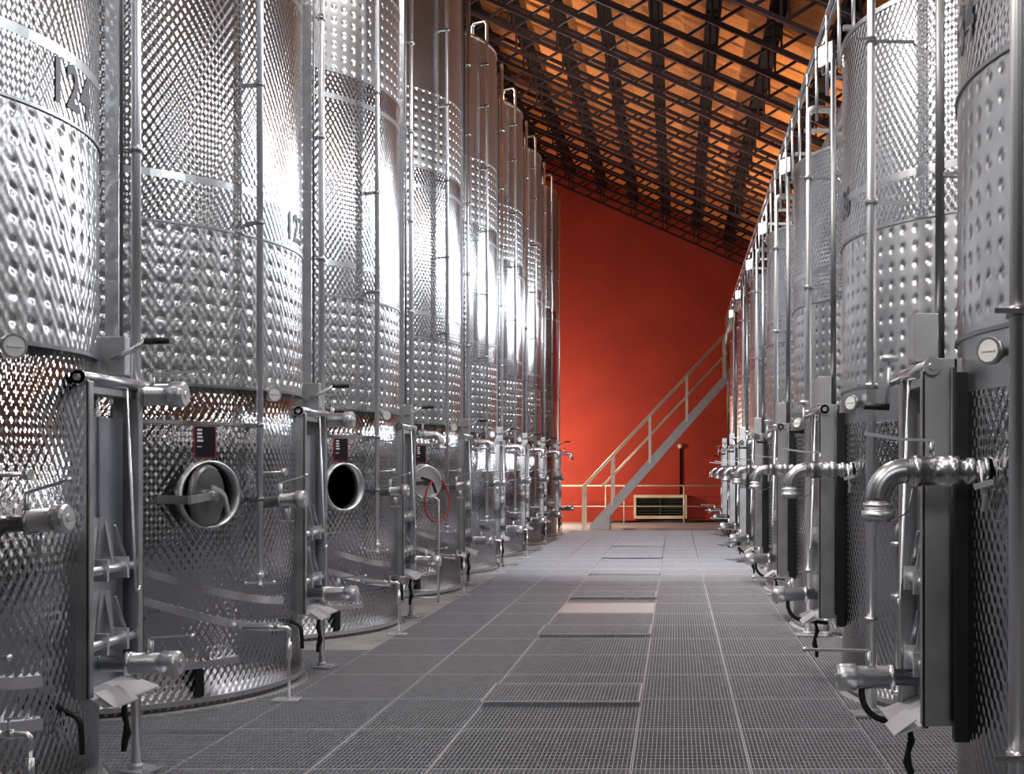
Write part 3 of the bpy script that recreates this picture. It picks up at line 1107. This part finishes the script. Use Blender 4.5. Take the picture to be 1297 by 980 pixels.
# steel hose trolley in front of the fourth left tank
tr = empty('hose_rack', (LX + 1.44, hy - 1.45, 0), 'pale tubular rack standing below the red hose, between third and fourth left tanks', 'rack')
q = MB()
q.tube([(-0.12, 0, 1.17), (0.02, 0, 1.17), (0.05, 0, 1.14), (0.05, 0, 0.0)], 0.014, 10)
q.build('upright', 'bright steel', tr)
q = MB()
for z in (0.05, 0.13):
    q.tube([(-0.34, 0, z), (0.05, 0, z)], 0.012, 10)
q.tube([(-0.34, 0, 0.0), (-0.34, 0, 0.2)], 0.012, 10)
q.build('base_rail', 'bright steel', tr)

# ------------------------------------------------------------------ catwalk on the right tanks: deck, railing, floodlights
FY = [2.55, 6.4, 10.6, 14.5, 18.25, 21.5, 25.2, 28.3]
cw = empty('catwalk', (1.2, 0, 4.68), 'narrow steel catwalk with thin railing along the tops of the right tanks', 'catwalk')
MB().box(0.32, 0.95, 3.0, 31.6, 0.0, 0.03).build('deck', 'matt steel', cw)
q = MB()
q.box(0.29, 0.32, 3.0, 31.6, -0.03, 0.10)
q.box(0.95, 0.98, 3.0, 31.6, -0.03, 0.10)
q.build('edge_beam', 'brushed steel', cw)
for y in RY:
    q = MB()
    for dy in (-0.45, 0.45):
        q.bar((0.0, y + dy, -0.02), (0.96, y + dy, -0.02), 0.05, 0.03)
        q.bar((0.40, y + dy, -0.20), (0.40, y + dy, -0.03), 0.04, 0.04, (1, 0, 0))
        q.bar((0.90, y + dy, -0.10), (0.90, y + dy, -0.03), 0.04, 0.04, (1, 0, 0))
    q.build('saddle', 'matt steel', cw)
q = MB()
q.tube([(0, 3.0, 0.42), (0, 31.6, 0.42)], 0.016, 12)
q.build('top_rail', 'brushed steel', cw)
q = MB()
q.tube([(0.0, 3.0, 0.30), (0.0, 31.6, 0.30)], 0.014, 10)
q.build('mid_rail', 'brushed steel', cw)
for y in FY[2:]:
    MB().bar((0.035, y, 0.003), (0.30, y, 0.003), 0.03, 0.02).build('lamp_arm', 'brushed steel', cw)
p0 = MB().tube([(0, 0, -0.22), (0, 0, 0.42)], 0.014, 10).build('post', 'bright steel', cw)
for k in range(37):
    p = p0 if k == 0 else p0.copy()
    if k:
        COL.objects.link(p)
    p.location = (0, 3.45 + 0.765 * k, 0)

fl_lab = ['glaring white floodlight on the catwalk above the third right tank', 'second glaring floodlight, smaller, above the fourth right tank',
          'third floodlight along the catwalk, before the fifth right tank', 'fourth floodlight along the catwalk railing', 'fifth floodlight along the catwalk railing',
          'farthest floodlight, at the far end of the catwalk railing']
f0 = None
for k, y in enumerate(FY):
    loc = (1.26, y, 4.861)
    aim = Vector((-2.8, y - 1.8, 6.0))
    if k >= 2:
        if f0 is None:
            f0 = empty('floodlight', (0, 0, 0), '', 'floodlight', 'floodlights on the right catwalk')
            q = MB()   # local: faces -y, tilted down
            q.prism([(-0.11, -0.05, -0.085), (0.11, -0.05, -0.085), (0.11, -0.05, 0.085), (-0.11, -0.05, 0.085)], (0, 0.02, 0))
            q.prism([(-0.09, -0.03, -0.07), (0.09, -0.03, -0.07), (0.06, 0.06, -0.04), (-0.06, 0.06, -0.04)], (0, 0, 0.11))
            q.build('housing', 'lamp housing', f0, bevel=0.006)
            q = MB()
            q.box(-0.098, 0.098, -0.058, -0.0505, -0.073, 0.073)
            q.build('lamp_lens', 'lamp glass', f0)
            q = MB()
            q.bar((-0.125, 0.0, 0.0), (-0.125, 0.0, -0.13), 0.02, 0.006)
            q.bar((0.125, 0.0, 0.0), (0.125, 0.0, -0.13), 0.02, 0.006)
            q.bar((-0.125, 0.0, -0.13), (0.125, 0.0, -0.13), 0.02, 0.006)
            q.tube([(-0.125, 0, 0), (0.125, 0, 0)], 0.008, 8)
            q.tube([(0, 0, -0.13), (0, 0, -0.165)], 0.012, 8)
            q.build('bracket', 'brushed steel', f0)
            o = f0
        else:
            o = copy_tree(f0)
        o.location = loc
        dvec = aim - Vector(loc)
        o.rotation_euler = (0, 0, math.atan2(dvec.x, -dvec.y))
        o['label'] = fl_lab[k - 2]
    dv = (aim - Vector(loc)).normalized()
    light('floodlight_beam', 'SPOT', Vector(loc) + dv * 0.09, FLOOD_W, (0.88, 0.95, 1.0), aim, 0.09, 136, 0.75)

# ------------------------------------------------------------------ far end: staircase, guard railing, heater grille, wall lamp
SY0, SY1 = 31.9, 32.75
st = empty('staircase', (0, 0, 0), 'grey steel staircase rising to the right against the red wall', 'staircase')
xa, za, xb, zb = -2.12, 0.0, 1.62, 4.22
sl = (zb - za) / (xb - xa)
for y in (SY0, SY1):
    q = MB()
    q.prism([(xa, y, za), (xa + 0.22, y, za), (xb, y, zb - 0.20), (xb, y, zb + 0.06), (xa + 0.02, y, za + 0.12)], (0, 0.02, 0))
    q.build('stringer', 'stair paint', st)
nst = 20
for k in range(1, nst + 1):
    z = za + (zb - za) * k / (nst + 0.0) - 0.06
    x = xa + (z - za) / sl + 0.06
    q = MB()
    q.box(x - 0.11, x + 0.12, SY0 + 0.02, SY1, z - 0.02, z)
    q.build('tread', 'stair paint', st)
q = MB()
q.prism([(xa + 0.02, SY0 + 0.005, 0), (xa + 0.50, SY0 + 0.005, 0), (xa + 0.50, SY0 + 0.005, 0.48)], (0, 0.012, 0))
q.box(xa + 0.44, xa + 0.50, SY0 - 0.01, SY0 + 0.05, 0.0, 0.50)
q.box(xa + 0.44, xa + 0.50, SY1 - 0.03, SY1 + 0.03, 0.0, 0.50)
q.build('foot_support', 'stair paint', st)
for y in (SY0 - 0.01, SY1 + 0.03):
    hr = lambda x: 1.06 + (x - xa + 0.15) * 1.075
    q = MB()
    q.tube([(xa - 0.15, y, hr(xa - 0.15)), (xb, y, hr(xb))], 0.024, 12)
    q.build('handrail', 'rail paint', st)
    q = MB()
    q.tube([(xa + 0.3, y, hr(xa + 0.3) - 0.50), (xb, y, hr(xb) - 0.50)], 0.017, 10)
    q.build('mid_rail', 'rail paint', st)
    for x in (xa - 0.15, -1.56, -0.64, 0.27, 1.2):
        zb0 = 0.0 if x < xa else za + (x - xa) * sl - 0.05
        q = MB()
        q.box(x - 0.028, x + 0.028, y - 0.02, y + 0.02, zb0, hr(x))
        q.build('post', 'rail paint', st)

gr = empty('guard_railing', (0, 35.3, 0), 'low cream tube railing standing before the foot of the red wall', 'railing')
MB().tube([(-3.3, 0, 1.03), (2.2, 0, 1.03)], 0.022, 12).build('top_rail', 'rail paint', gr)
MB().tube([(-3.3, 0, 0.47), (2.2, 0, 0.47)], 0.012, 10).build('mid_rail', 'rail paint', gr)
for x in (-3.2, -1.9, -1.4, 0.22, 1.7):
    MB().tube([(x, 0, 0.0), (x, 0, 1.03)], 0.022, 12).build('post', 'rail paint', gr)

ht = empty('heater_grille', (-0.43, WALL_Y - 0.01, 0.43), 'cream-framed louvred heater box low on the red wall', 'heater')
q = MB()
q.box(-0.74, 0.74, -0.30, 0.0, -0.33, -0.25)
q.box(-0.74, 0.74, -0.30, 0.0, 0.25, 0.33)
q.box(-0.74, -0.67, -0.30, 0.0, -0.25, 0.25)
q.box(0.67, 0.74, -0.30, 0.0, -0.25, 0.25)
q.build('frame', 'cream metal', ht, bevel=0.006)
q = MB()
q.box(-0.67, 0.67, -0.10, -0.05, -0.25, 0.25)
q.box(-0.02, 0.02, -0.29, -0.1, -0.25, 0.25)
q.build('back_panel', 'louvre dark', ht)
q = MB()
for i in range(6):
    z = -0.20 + 0.08 * i
    q.prism([(-0.67, -0.27, z), (-0.67, -0.16, z + 0.04), (-0.67, -0.16, z + 0.048), (-0.67, -0.27, z + 0.008)], (1.34, 0, 0))
q.build('louvres', 'louvre dark', ht)

wl = empty('wall_lamp', (0.12, WALL_Y - 0.01, 2.1), 'small round bulkhead lamp with cable pipe on the red wall', 'lamp')
q = MB()
q.ball((0, -0.06, 0.02), 0.07, 14)
q.build('globe', 'dial white', wl)
q = MB()
q.tube([(0.02, -0.02, -0.03), (0.02, -0.02, -1.6)], 0.03, 8)
q.build('cable_pipe', 'purlin wood', wl)

# black hose lying along the wall foot
pts = [(-1.9 + 0.1 * i, 36.15 - 0.12 * math.sin(i * 0.35), 0.03 + 0.0 * i) for i in range(46)]
ho = MB().tube(pts, 0.03, 10).build('hose', 'black rubber and shade')
ho['label'] = 'dark hose lying on the floor along the red wall'
ho['category'] = 'hose'
